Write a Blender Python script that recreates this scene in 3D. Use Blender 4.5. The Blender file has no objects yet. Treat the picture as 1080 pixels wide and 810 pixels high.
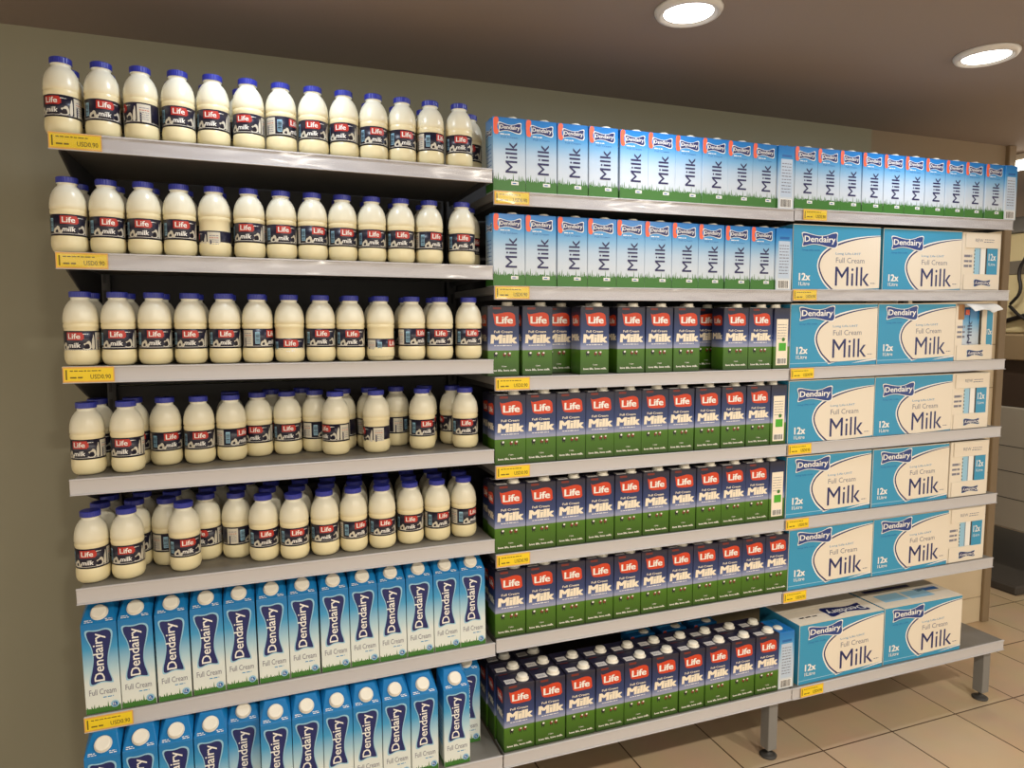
import bpy, bmesh, math, random
from mathutils import Matrix, Vector, Euler
from mathutils.geometry import tessellate_polygon
R = math.radians
rnd = random.Random(7)
scene = bpy.context.scene
COL = scene.collection

# ------------------------------------------------------------------ materials
def lin(c):
    return tuple((v/12.92 if v <= .04045 else ((v+.055)/1.055)**2.4) for v in (x/255. for x in c))
MATS = {}
def mat(name, rgb, rough=.5, metal=0., spec=.5, emit=None, estr=0., coat=0., trans=0., bump=None, mottle=None):
    m = bpy.data.materials.new(name); m.use_nodes = True
    nt = m.node_tree; b = nt.nodes['Principled BSDF']
    c = lin(rgb)
    b.inputs['Base Color'].default_value = (*c, 1)
    b.inputs['Roughness'].default_value = rough
    b.inputs['Metallic'].default_value = metal
    b.inputs['Specular IOR Level'].default_value = spec
    b.inputs['Coat Weight'].default_value = coat
    if emit:
        b.inputs['Emission Color'].default_value = (*lin(emit), 1)
        b.inputs['Emission Strength'].default_value = estr
    if mottle or bump:
        tc = nt.nodes.new('ShaderNodeTexCoord')
        nz = nt.nodes.new('ShaderNodeTexNoise')
        nz.inputs['Scale'].default_value = (mottle or bump)[0]
        nz.inputs['Detail'].default_value = 4
        nt.links.new(tc.outputs['Object'], nz.inputs['Vector'])
        if mottle:
            mx = nt.nodes.new('ShaderNodeMixRGB')
            mx.inputs[1].default_value = (*c, 1)
            mx.inputs[2].default_value = (*lin(mottle[1]), 1)
            nt.links.new(nz.outputs['Fac'], mx.inputs[0])
            nt.links.new(mx.outputs[0], b.inputs['Base Color'])
        if bump:
            bp = nt.nodes.new('ShaderNodeBump')
            bp.inputs['Strength'].default_value = bump[1]
            bp.inputs['Distance'].default_value = .01
            nt.links.new(nz.outputs['Fac'], bp.inputs['Height'])
            nt.links.new(bp.outputs['Normal'], b.inputs['Normal'])
    MATS[name] = m
    return m

def ramp_mat(name, h, stops, rough=.35, edge=None):
    """printed carton: colour bands up the height of the carton (object z / h)"""
    m = bpy.data.materials.new(name); m.use_nodes = True
    nt = m.node_tree; b = nt.nodes['Principled BSDF']
    b.inputs['Roughness'].default_value = rough
    tc = nt.nodes.new('ShaderNodeTexCoord'); sp = nt.nodes.new('ShaderNodeSeparateXYZ')
    nt.links.new(tc.outputs['Object'], sp.inputs[0])
    dv = nt.nodes.new('ShaderNodeMath'); dv.operation = 'DIVIDE'; dv.inputs[1].default_value = h
    nt.links.new(sp.outputs['Z'], dv.inputs[0])
    src = dv.outputs[0]
    if edge:
        nz = nt.nodes.new('ShaderNodeTexNoise'); nz.inputs['Scale'].default_value = edge[0]
        nt.links.new(tc.outputs['Object'], nz.inputs['Vector'])
        ma = nt.nodes.new('ShaderNodeMath'); ma.operation = 'MULTIPLY_ADD'
        ma.inputs[1].default_value = edge[1]
        nt.links.new(nz.outputs['Fac'], ma.inputs[0]); nt.links.new(src, ma.inputs[2])
        src = ma.outputs[0]
    cr = nt.nodes.new('ShaderNodeValToRGB')
    el = cr.color_ramp.elements
    while len(el) > 1: el.remove(el[0])
    el[0].position = stops[0][0]; el[0].color = (*lin(stops[0][1]), 1)
    for p, c in stops[1:]:
        e = el.new(p); e.color = (*lin(c), 1)
    nt.links.new(src, cr.inputs[0]); nt.links.new(cr.outputs[0], b.inputs['Base Color'])
    MATS[name] = m
    return m

# ------------------------------------------------------------------ mesh builder
class MB:
    def __init__(self): self.v = []; self.f = []; self.m = []; self.mats = []; self.sm = []
    def mi(self, name):
        if name not in self.mats: self.mats.append(name)
        return self.mats.index(name)
    def add(self, verts, faces, m, smooth=False):
        o = len(self.v); k = self.mi(m)
        self.v += [tuple(p) for p in verts]
        for f in faces:
            self.f.append(tuple(i+o for i in f)); self.m.append(k); self.sm.append(smooth)
    def bm(self, b, m, smooth=False):
        b.verts.ensure_lookup_table(); b.verts.index_update()
        self.add([v.co.copy() for v in b.verts], [[v.index for v in f.verts] for f in b.faces], m, smooth)
        b.free()
    def box(self, x0, x1, y0, y1, z0, z1, m, bev=0., seg=1):
        b = bmesh.new(); bmesh.ops.create_cube(b, size=1)
        for v in b.verts:
            v.co = ((x0+x1)/2+v.co.x*(x1-x0), (y0+y1)/2+v.co.y*(y1-y0), (z0+z1)/2+v.co.z*(z1-z0))
        if bev: bmesh.ops.bevel(b, geom=b.edges[:], offset=bev, segments=seg, affect='EDGES', profile=.5)
        self.bm(b, m)
    def hull(self, pts, m, bev=0.):
        b = bmesh.new()
        for p in pts: b.verts.new(p)
        r = bmesh.ops.convex_hull(b, input=b.verts[:])
        bmesh.ops.dissolve_limit(b, angle_limit=R(1), verts=b.verts[:], edges=b.edges[:])
        if bev: bmesh.ops.bevel(b, geom=b.edges[:], offset=bev, segments=1, affect='EDGES')
        self.bm(b, m)
    def lathe(self, prof, m, n=28, cx=0, cy=0, smooth=True, M=None, ripple=None):
        vs = []; fs = []
        for r, z in prof:
            for i in range(n):
                a = 2*math.pi*i/n
                p = Vector((cx+r*math.cos(a), cy+r*math.sin(a), z))
                vs.append(M @ p if M else p)
        for j in range(len(prof)-1):
            for i in range(n):
                k = (i+1) % n
                fs.append((j*n+i, j*n+k, (j+1)*n+k, (j+1)*n+i))
        fs.append(tuple(range(n-1, -1, -1))); fs.append(tuple((len(prof)-1)*n+i for i in range(n)))
        self.add(vs, fs, m, smooth)
    def tube(self, pts, r, m, n=8):
        pts = [Vector(p) for p in pts]; vs = []; fs = []
        for i, p in enumerate(pts):
            d = (pts[min(i+1, len(pts)-1)]-pts[max(i-1, 0)]).normalized()
            a = d.orthogonal().normalized(); c = d.cross(a)
            for k in range(n):
                t = 2*math.pi*k/n
                vs.append(p+a*r*math.cos(t)+c*r*math.sin(t))
        for i in range(len(pts)-1):
            for k in range(n):
                q = (k+1) % n
                fs.append((i*n+k, i*n+q, (i+1)*n+q, (i+1)*n+k))
        fs.append(tuple(range(n-1, -1, -1))); fs.append(tuple((len(pts)-1)*n+k for k in range(n)))
        self.add(vs, fs, m, True)
    def mesh(self, name):
        me = bpy.data.meshes.new(name)
        me.from_pydata(self.v, [], self.f)
        for n in self.mats: me.materials.append(MATS[n])
        me.polygons.foreach_set('material_index', self.m)
        me.polygons.foreach_set('use_smooth', self.sm)
        me.update()
        return me

# ------------------------------------------------------------------ flat print: text and shapes
_tc = {}
def text2d(s, bold=0., res=2, shear=0.):
    key = (s, bold, res, shear)
    if key in _tc: return _tc[key]
    cu = bpy.data.curves.new('lettering', 'FONT')
    cu.body = s; cu.size = 1.; cu.resolution_u = res; cu.shear = shear
    ob = bpy.data.objects.new('lettering', cu); COL.objects.link(ob)
    bpy.context.view_layer.update()
    dg = bpy.context.evaluated_depsgraph_get()
    me = bpy.data.meshes.new_from_object(ob.evaluated_get(dg))
    cp = []; vs = [(v.co.x, v.co.y) for v in me.vertices]; fs = [tuple(p.vertices) for p in me.polygons]
    bpy.data.objects.remove(ob); bpy.data.curves.remove(cu); bpy.data.meshes.remove(me)
    if bold:   # heavier stroke: the same outlines laid again a little to each side
        v0, f0 = vs, fs; vs = []; fs = []; cp = []
        for dx, dy in ((0, 0), (-1, -.5), (1, -.5), (-1, .5), (1, .5)):
            k = len(vs); vs += [(x+dx*bold, y+dy*bold) for x, y in v0]; cp += [len(vs)//len(v0)-1]*len(v0); fs += [tuple(i+k for i in f) for f in f0]
    x0 = min(v[0] for v in vs); x1 = max(v[0] for v in vs); y0 = min(v[1] for v in vs); y1 = max(v[1] for v in vs)
    vs = [((x-x0)/(x1-x0), (y-y0)/(y1-y0), c*.16) for (x, y), c in zip(vs, cp or [0]*len(vs))]
    _tc[key] = (vs, fs)
    return _tc[key]

def chaikin(p, it=2):
    for _ in range(it):
        q = []
        for i in range(len(p)):
            a = p[i]; b = p[(i+1) % len(p)]
            q += [(.75*a[0]+.25*b[0], .75*a[1]+.25*b[1]), (.25*a[0]+.75*b[0], .25*a[1]+.75*b[1])]
        p = q
    return p
def shape(pts):
    t = tessellate_polygon([[Vector((x, y, 0)) for x, y in pts]])
    return pts, [tuple(f) for f in t]
BADGE = chaikin([(0, .93), (.1, .98), (.3, .84), (.5, .76), (.7, .82), (.86, 1), (1, 1.04), (.965, .6), (1, .2), (.94, -.04), (.75, .03), (.5, .2), (.28, .22), (.05, .04), (.03, .1), (.07, .5)], 2)
FLAG = chaikin([(0, 1.02), (.05, .84), (.3, .9), (.6, 1.0), (.82, .97), (.95, .82), (.97, .5), (1.0, .02), (.7, .0), (.4, -.01), (.1, .06), (.06, .45)], 1)
CIRC = [(.5+.5*math.cos(i*math.pi/8), .5+.5*math.sin(i*math.pi/8)) for i in range(16)]

class Print:
    """collects flat artwork and lays it on a surface: fn(x, y, lift) -> point"""
    def __init__(self, mb, fn, step=.00025): self.mb = mb; self.fn = fn; self.step = step
    def poly(self, vf, x, y, w, h, m, layer=1, rot=0):
        vs, fs = vf; out = []
        for q in vs:
            a, b = q[0], q[1]; e = q[2] if len(q) > 2 else 0
            if rot == 90: px, py = x+(1-b)*w, y+a*h       # reads upwards
            elif rot == 180: px, py = x+(1-a)*w, y+(1-b)*h
            else: px, py = x+a*w, y+b*h
            out.append(self.fn(px, py, (layer+e)*self.step))
        self.mb.add(out, fs, m)
    def rect(self, x, y, w, h, m, layer=1, n=1):
        vs = []; fs = []
        for i in range(n+1):
            vs += [(i/n, 0), (i/n, 1)]
        for i in range(n): fs.append((2*i, 2*i+2, 2*i+3, 2*i+1))
        self.poly((vs, fs), x, y, w, h, m, layer)
    def text(self, s, x, y, w, h, m, layer=2, rot=0, bold=0., shear=0., res=2):
        self.poly(text2d(s, bold, res, shear), x, y, w, h, m, layer, rot)
    def badge(self, x, y, w, h, layer=1, rot=0, word=True, ol='print_white', fill='print_navy', tx='print_white', bold=.012, pad=None):
        p = pad or min(w, h)*.09
        self.poly(shape(BADGE), x-p, y-p, w+2*p, h+2*p, ol, layer, rot)
        self.poly(shape(BADGE), x, y, w, h, fill, layer+1, rot)
        if word:
            if rot == 90: self.text('Dendairy', x+w*.2, y+h*.07, w*.58, h*.87, tx, layer+2, 90, bold)
            else: self.text('Dendairy', x+w*.07, y+h*.2, w*.87, h*.58, tx, layer+2, rot, bold)
    def barcode(self, x, y, w, h, m='print_black', bg='print_white', layer=1, n=14, seed=3, across=True):
        r = random.Random(seed)
        self.rect(x, y, w, h, bg, layer)
        t = .06
        while t < .92:
            k = r.choice((.02, .03, .05)); g = r.choice((.02, .03, .045))
            if across: self.rect(x+t*w, y+h*.08, k*w, h*.84, m, layer+1)
            else: self.rect(x+w*.08, y+t*h, w*.84, k*h, m, layer+1)
            t += k+g
    def squiggle(self, x, y, w, h, m, layer=1, seed=1, gap=.25):
        """a line of print too small to read: word-length dashes"""
        r = random.Random(seed); t = 0
        while t < w*.97:
            k = min(r.uniform(.9, 2.2)*h*2, w-t)
            self.rect(x+t, y, k, h*r.uniform(.75, 1), m, layer); t += k+h*gap*3
    def grass(self, x, y, w, base, tip, m, layer=1, n=16, seed=5):
        r = random.Random(seed); pts = [(0, 0), (1, 0)]; top = []
        for i in range(n):
            a = i/n; k = base+(tip-base)*(r.random()**1.8)
            top += [(a+.15/n, base*r.uniform(.85, 1)), (a+r.uniform(.3, .75)/n, k), (a+.85/n, base*r.uniform(.85, 1))]
        pts = [(0, 0), (1, 0), (1, base)] + top[::-1] + [(0, base)]
        vs, fs = shape(pts)
        self.poly((vs, fs), x, y, w, 1., m, layer)

def front(y0): return lambda x, z, l: (x, y0-l, z)
def right(x0): return lambda u, z, l: (x0+l, u, z)
def left(x0): return lambda u, z, l: (x0-l, -u, z)
def top(z0): return lambda x, y, l: (x, y, z0+l)
def cyl(r): return lambda s, z, l: ((r+l)*math.sin(s/r), -(r+l)*math.cos(s/r), z)

# palette
mat('print_white', (238, 236, 230), .4); mat('print_cream', (240, 228, 205), .45)
mat('print_navy', (26, 36, 96), .35); mat('print_ink', (32, 30, 84), .4); mat('print_black', (22, 20, 24), .5); mat('print_badge', (38, 62, 128), .4); mat('panel_grey', (188, 204, 222), .4)
mat('print_red', (206, 64, 28), .4); mat('print_orange', (236, 100, 66), .4); mat('print_darkred', (120, 40, 30), .45)
mat('print_sky', (46, 138, 190), .4); mat('print_pale', (150, 196, 220), .4); mat('print_grey', (122, 122, 136), .5)
mat('print_leaf', (58, 116, 42), .4); mat('print_green', (74, 170, 40), .4); mat('print_midblue', (28, 98, 168), .4)
mat('label_navy', (26, 24, 44), .35); mat('label_red', (182, 46, 34), .35); mat('label_cow', (206, 200, 182), .4)
mat('cap_blue', (42, 50, 150), .35); mat('cap_white', (236, 230, 214), .35)
mat('carton_top_navy', (40, 38, 58), .35); mat('foil_tab', (214, 210, 206), .35)
mat('cardboard_cream', (230, 219, 200), .65); mat('cardboard_brown', (176, 134, 92), .8, mottle=(30, (150, 108, 70)))
mat('case_blue', (52, 148, 188), .45); mat('cardboard_shade', (214, 200, 176), .7)
mat('steel_light', (196, 193, 190), .42, metal=.0, spec=.5); mat('steel_grey', (128, 126, 122), .5)
mat('steel_dark', (62, 60, 58), .6); mat('deck_grey', (132, 128, 122), .5, mottle=(18, (116, 112, 106)))
mat('rail_grey', (194, 191, 191), .35, spec=.5); mat('tag_yellow', (238, 206, 30), .45); mat('tag_border', (226, 172, 84), .5)
mat('tag_print', (110, 92, 20), .6); mat('black_rubber', (24, 22, 22), .6)
mat('paint_olive', (154, 150, 130), .75, mottle=(1.3, (146, 142, 118)))
mat('ceiling_paint', (156, 144, 136), .8, mottle=(1.1, (148, 135, 126)))
mat('tile_cream', (214, 196, 166), .35, mottle=(3, (204, 186, 154))); mat('wall_grout', (150, 132, 108), .8)
mat('lamp_lens', (255, 252, 245), .4, emit=(255, 250, 240), estr=9.); mat('lamp_trim', (226, 224, 220), .3)
mat('tube_glow', (255, 252, 245), .4, emit=(255, 247, 230), estr=8.)
mat('brown_trim', (134, 114, 86), .6); mat('steel_panel', (176, 168, 154), .35, metal=.3)
mat('smoked_glass', (66, 54, 46), .25); mat('machine_cream', (222, 206, 162), .4); mat('cable_black', (28, 24, 26), .5)
mat('floor_shade', (66, 60, 54), .7); mat('far_wall', (206, 188, 148), .7, mottle=(2, (196, 176, 136))); mat('far_band', (120, 112, 100), .6)

ramp_mat('milk_plastic', .17, [(0, (232, 219, 174)), (.55, (233, 221, 180)), (.60, (231, 224, 196)), (.8, (230, 227, 208)), (1, (232, 230, 216))], .3)
ramp_mat('life_print', .192, [(0, (34, 60, 16)), (.06, (50, 86, 18)), (.3, (66, 110, 20)), (.37, (74, 118, 26)), (.373, (150, 154, 180)), (.42, (136, 144, 176)), (.49, (72, 90, 140)), (.6, (44, 60, 108)), (.78, (36, 48, 86)), (.92, (34, 38, 64)), (1, (42, 40, 52))], .3)
ramp_mat('slim_print', .192, [(0, (208, 216, 222)), (.3, (202, 212, 222)), (.5, (182, 202, 220)), (.66, (128, 178, 214)), (.78, (70, 150, 206)), (.9, (38, 126, 194)), (1, (30, 114, 186))], .28)
ramp_mat('gable_print', .215, [(0, (226, 230, 222)), (.34, (218, 226, 222)), (.5, (170, 204, 216)), (.72, (62, 152, 200)), (.9, (24, 122, 184)), (1, (22, 118, 182))], .3)

# clear plastic sleeve over the price rails
m = bpy.data.materials.new('clear_plastic'); m.use_nodes = True; nt = m.node_tree; nt.nodes.clear()
o = nt.nodes.new('ShaderNodeOutputMaterial'); mx = nt.nodes.new('ShaderNodeMixShader')
tr = nt.nodes.new('ShaderNodeBsdfTransparent'); gl = nt.nodes.new('ShaderNodeBsdfGlossy')
gl.inputs['Roughness'].default_value = .2; tr.inputs['Color'].default_value = (.97, .97, .98, 1)
mx.inputs[0].default_value = .07
nt.links.new(tr.outputs[0], mx.inputs[1]); nt.links.new(gl.outputs[0], mx.inputs[2]); nt.links.new(mx.outputs[0], o.inputs[0])
MATS['clear_plastic'] = m

# floor tiles
TILE = .31
m = bpy.data.materials.new('floor_tiles'); m.use_nodes = True; nt = m.node_tree; b = nt.nodes['Principled BSDF']
tc = nt.nodes.new('ShaderNodeTexCoord'); mp = nt.nodes.new('ShaderNodeMapping')
mp.inputs['Location'].default_value = (-2.14, .063, 0)
br = nt.nodes.new('ShaderNodeTexBrick'); br.offset = 0.; br.squash = 1.
br.inputs['Color1'].default_value = (*lin((214, 188, 156)), 1); br.inputs['Color2'].default_value = (*lin((206, 178, 145)), 1)
br.inputs['Mortar'].default_value = (*lin((84, 62, 42)), 1)
br.inputs['Scale'].default_value = 1.; br.inputs['Mortar Size'].default_value = .0028; br.inputs['Mortar Smooth'].default_value = .2
br.inputs['Brick Width'].default_value = TILE; br.inputs['Row Height'].default_value = TILE
nz = nt.nodes.new('ShaderNodeTexNoise'); nz.inputs['Scale'].default_value = 5; nz.inputs['Detail'].default_value = 6
mr = nt.nodes.new('ShaderNodeMixRGB'); mr.blend_type = 'MULTIPLY'; mr.inputs[0].default_value = .25
nt.links.new(tc.outputs['Object'], mp.inputs[0]); nt.links.new(mp.outputs[0], br.inputs['Vector'])
nt.links.new(tc.outputs['Object'], nz.inputs['Vector'])
nt.links.new(br.outputs['Color'], mr.inputs[1]); nt.links.new(nz.outputs['Color'], mr.inputs[2]); nt.links.new(mr.outputs[0], b.inputs['Base Color'])
b.inputs['Roughness'].default_value = .38
MATS['floor_tiles'] = m

# ------------------------------------------------------------------ scene helpers
def link(name, me, parent=None):
    o = bpy.data.objects.new(name, me); COL.objects.link(o)
    if parent: o.parent = parent
    return o
def tag(o, label=None, cat=None, group=None, kind=None):
    if label: o['label'] = label
    if cat: o['category'] = cat
    if group: o['group'] = group
    if kind: o['kind'] = kind
    return o
def root(name, loc, label, cat, group=None, rz=0., tilt=0.):
    e = bpy.data.objects.new(name, None); COL.objects.link(e); e.empty_display_size = .05
    e.location = loc
    e.rotation_euler = (Matrix.Rotation(-math.atan(tilt), 3, 'Y') @ Matrix.Rotation(R(rz), 3, 'Z')).to_euler()
    return tag(e, label, cat, group)
def struct(name, mb):
    return tag(link(name, mb.mesh(name)), kind='structure')
ORD = ['first', 'second', 'third', 'fourth', 'fifth', 'sixth', 'seventh', 'eighth', 'ninth', 'tenth', 'eleventh', 'twelfth', 'thirteenth', 'fourteenth']
SH = ['top', 'second', 'third', 'fourth', 'fifth', 'sixth', 'bottom']
BAY = ['left', 'middle', 'right']

# ------------------------------------------------------------------ shelf layout
ZS = [1.8449, 1.5919, 1.3418, 1.0928, 0.8413, 0.5407, 0.2477, 1.7869, 1.5362, 1.288, 1.044, 0.7949, 0.5502, 0.2455, 1.7962, 1.5431, 1.2913, 1.0421, 0.7912, 0.5435, 0.2425]
TL = [-0.00757, -0.00576, -0.00654, 0.00037, 0.00115, 0.00877, 0.00018, 0.00178, 0.00058, -0.00317, -0.0046, -0.00258, -0.00434, -0.00217, 0.0103, 0.00826, 0.00729, 0.00227, -0.00195, -0.00377, -0.0014]
LIP = .0367; D7 = .058
XB = [0., 1., 2., 3.]
def zat(bay, row, x): return ZS[bay*7+row] + TL[bay*7+row]*(x-XB[bay]-.5)
def put(name, bay, row, x, y, label, cat, group, rz=0., lift=.0006):
    return root(name, (x, y, zat(bay, row, x)+lift), label, cat, group, rz, TL[bay*7+row])

# ------------------------------------------------------------------ setting
CEIL = 2.222; WY = .46
mb = MB(); mb.box(-5, 9, -6, 5, -.1, 0, 'floor_tiles'); struct('floor', mb)
mb = MB(); mb.box(-5, 9, -6, 5, CEIL, CEIL+.1, 'ceiling_paint'); struct('ceiling', mb)
mb = MB()
mb.box(-5, 2.806, WY, WY+.12, 0, CEIL, 'paint_olive')
mb.box(2.806, 3.61, WY+.004, WY+.12, 0, CEIL, 'wall_grout')
zz = 0.006
rows_z = [0.] + [.124+.2005*i for i in range(11)]
for i in range(len(rows_z)-1):
    z0, z1 = rows_z[i]+.0015, min(rows_z[i+1], CEIL)-.0015
    for x0, x1 in ((2.808, 3.2), (3.203, 3.609)):
        mb.box(x0, x1, WY-.001, WY+.01, z0, z1, 'tile_cream', .001)
struct('wall_back', mb)
mb = MB(); mb.box(3.61, 3.655, WY-.015, WY+.13, 0, CEIL, 'brown_trim', .003); struct('trim_1', mb)
mb = MB(); mb.box(-5, 9, 3.2, 3.3, 0, CEIL, 'far_wall'); mb.box(-5, 9, 3.19, 3.2, 1.95, 2.07, 'far_band'); struct('wall_far', mb)

# ------------------------------------------------------------------ recessed lamps
def lamp_meshes():
    a = MB(); a.lathe([(.066, -.004), (.071, -.011), (.080, -.008), (.085, 0), (.085, .004), (.066, .004)], 'lamp_trim', 36)
    b = MB(); b.lathe([(.0005, -.0045), (.03, -.005), (.062, -.004), (.0655, -.001), (.0655, .001)], 'lamp_lens', 36)
    return a.mesh('trim_ring'), b.mesh('lens')
LT, LL = lamp_meshes()
def downlight(x, y, watts, label, rgb=(1., .92, .79)):
    e = root('recessed_downlight', (x, y, CEIL-.0045), label, 'ceiling light', 'recessed downlights')
    link('trim_ring', LT, e); link('lens', LL, e)
    ld = bpy.data.lights.new('downlight_bulb', 'AREA'); ld.shape = 'DISK'; ld.size = .13; ld.energy = watts
    ld.color = rgb if y < -1 else (.78, .87, 1.)
    lo = bpy.data.objects.new('downlight_bulb', ld); COL.objects.link(lo); lo.location = (x, y, CEIL-.02)
LAMPS = [
    (1.45, -.22, 3.4, 'glowing round recessed downlight at the top edge, left of two in the ceiling'),
    (2.45, -.27, 3.4, 'glowing round recessed downlight, right of two in the ceiling'),
    (.45, -.22, 3., 'round recessed downlight above the left bay'),
    (.6, -1.95, 19, 'round recessed downlight over the aisle opposite the left bay'),
    (1.6, -1.95, 22, 'round recessed downlight over the aisle opposite the middle bay'),
    (2.6, -1.95, 25, 'round recessed downlight over the aisle opposite the right bay'),
    (.5, -4.2, 20, 'added unseen fill downlight far behind the aisle on the left'),  # rear fill lamp, added out of view to brighten the shelves
    (2.6, -4.2, 20, 'added unseen fill downlight far behind the aisle on the right'),  # its partner, likewise added for more fill light
]
for x, y, w, l in LAMPS: downlight(x, y, w, l)

# ------------------------------------------------------------------ shelving
def shelf_meshes(depth, base=False):
    d = MB(); d.box(-.496, .496, -.001, depth, -.022, 0, 'deck_grey', .002)
    r = MB(); e0 = -.503 if base else -.4985  # folded price rail: face, top and bottom returns
    y = -.004
    r.box(e0, .4985, y, y+.0025, -LIP, .0005, 'rail_grey', .0008)
    r.box(e0, .4985, y-.003, y, -.0035, .0005, 'rail_grey', .0008)
    r.box(e0, .4985, y-.0048, y, -LIP, -LIP+.0016, 'rail_grey', .0005)
    return d.mesh('deck'), r.mesh('price_rail')
def bracket_mesh(dz):
    b = MB()
    t = .002
    pts = [(.0, .02, -.023), (0, .385, -.023), (0, .385, -dz), (0, .36, -dz), (0, .02, -.036)]
    b.hull([(s*t, p[1], p[2]) for p in pts for s in (-1, 1)], 'steel_dark')
    return b.mesh('bracket')
def sleeve_mesh():
    b = MB(); r = random.Random(4); n = 90; vs = []; fs = []
    ph = [r.uniform(0, 6.28) for _ in range(8)]
    for i in range(n+1):
        x = -.493+.986*i/n
        for j, z in enumerate((-.0335, -.026, -.018, -.010, -.003)):
            w = .0010*math.sin(i*.55+ph[j])+.0007*math.sin(i*.23+ph[j+2]*2)
            vs.append((x, -.0108+w*(0 if j in (0, 4) else 1), z))
    for i in range(n):
        for j in range(4): fs.append((i*5+j, (i+1)*5+j, (i+1)*5+j+1, i*5+j+1))
    b.add(vs, fs, 'clear_plastic', True)
    return b.mesh('plastic_sleeve')
def leg_mesh():
    b = MB(); b.box(-.018, .018, 0, .04, .03, .206, 'steel_grey', .002)
    f = MB(); f.lathe([(.026, 0), (.028, .006), (.02, .011), (.006, .013), (.006, .032)], 'steel_dark', 20)
    return b.mesh('leg'), f.mesh('foot')
DK, RL = shelf_meshes(.395); DKB, RLL = shelf_meshes(.455, True); BRK = bracket_mesh(.15); BRS = bracket_mesh(.038); SLV = sleeve_mesh(); LEG, FOOT = leg_mesh()
for bay in range(3):
    for row in range(7):
        k = bay*7+row
        yb = -D7 if row == 6 else 0.
        lab = 'grey metal shelf with price rail, %s %sin the %s bay' % (SH[row], '' if row in (0, 6) else 'from the top ', BAY[bay])
        s = root('shelf', (XB[bay]+.5, yb, ZS[k]), lab, 'shelf', 'metal shelves of the dairy gondola', 0, TL[k])
        link('deck', DKB if row == 6 else DK, s); link('price_rail', RLL if bay == 0 else RL, s)
        if (bay == 0 and row < 2) or (bay > 0 and row < 2): link('plastic_sleeve', SLV, s)
        if row < 6:
            for x in (-.488, .488):
                o = link('bracket', BRK if (bay == 0 and x < 0 and row < 4) else BRS, s); o.location = (x, 0, 0)
        else:
            for x in ((-.44,) if bay == 0 else ()) + (.45,):
                # legs of the base shelf, one at each upright line
                o = link('leg', LEG, s); o.location = (x, .02, -ZS[k]+.0)
                f = link('foot', FOOT, o); f.location = (0, .02, 0)
                o2 = link('leg', LEG, s); o2.location = (x, .4, -ZS[k])
                f2 = link('foot', FOOT, o2); f2.location = (0, .02, 0)
# uprights and dark back panels
def post_mesh():
    b = MB(); b.box(-.015, .015, 0, .03, .0, 1.9, 'steel_dark', .002)
    for i in range(32):
        z = .30+i*.05
        b.box(-.004, .004, -.0006, .0004, z, z+.03, 'black_rubber')
    return b.mesh('slotted_post')
PM = post_mesh()
for i, n in enumerate(('at the far left end', 'between left and middle bays', 'between middle and right bays', 'at the right end')):
    o = link('slotted_upright', PM); o.location = (XB[i]+(.016 if i == 0 else -.016 if i == 3 else 0), .412, 0)
    tag(o, 'dark slotted metal upright ' + n + ' of the shelving', 'upright', 'slotted uprights')
for i in range(2):
    b = MB()
    for j in range(6):
        b.box(XB[i]+.02+.01*(i == 0), XB[i+1]-.02, .425, .432, .003+j*.316, .003+(j+1)*.316-.003, 'steel_dark', .0015)
    o = link('back_panel', b.mesh('back_panel'))
    tag(o, 'dark grey metal back panel behind the %s bay' % BAY[i], 'panel')

# ------------------------------------------------------------------ price tags
def tag_mesh():
    b = MB(); b.box(0, .1, 0, .0006, 0, .0345, 'tag_border')
    p = Print(b, front(0), .0002)
    p.rect(.003, .0035, .0945, .0275, 'tag_yellow', 1)
    p.rect(.0055, .006, .003, .022, 'tag_print', 2)
    p.squiggle(.014, .0245, .06, .0025, 'tag_print', 2, 3)
    p.squiggle(.014, .009, .024, .0035, 'tag_print', 2, 5)
    p.text('USD0.90', .053, .0075, .04, .010, 'tag_print', 2, bold=.01)
    return b.mesh('price_tag')
TG = tag_mesh()
for bay, rows in ((0, (0, 1, 2, 5)), (1, (0, 1, 2, 3, 4)), (2, (0, 1, 2, 3, 4, 5, 6))):
    for row in rows:
        yb = -D7 if row == 6 else 0.
        x = XB[bay]+(-.002 if bay == 0 else .0025)+(.03 if (bay == 2 and row in (0, 6)) else 0)
        o = link('price_tag', TG)
        o.location = (x, yb-.0079, zat(bay, row, x)-.0349)
        o.rotation_euler = (0, -math.atan(TL[bay*7+row]), 0)
        if bay == 2: o.scale = (.95, 1, 1)
        tag(o, 'yellow price tag at left end of the %s bay\'s %s shelf rail' % (BAY[bay], SH[row]), 'price tag', 'yellow shelf price tags')

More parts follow.
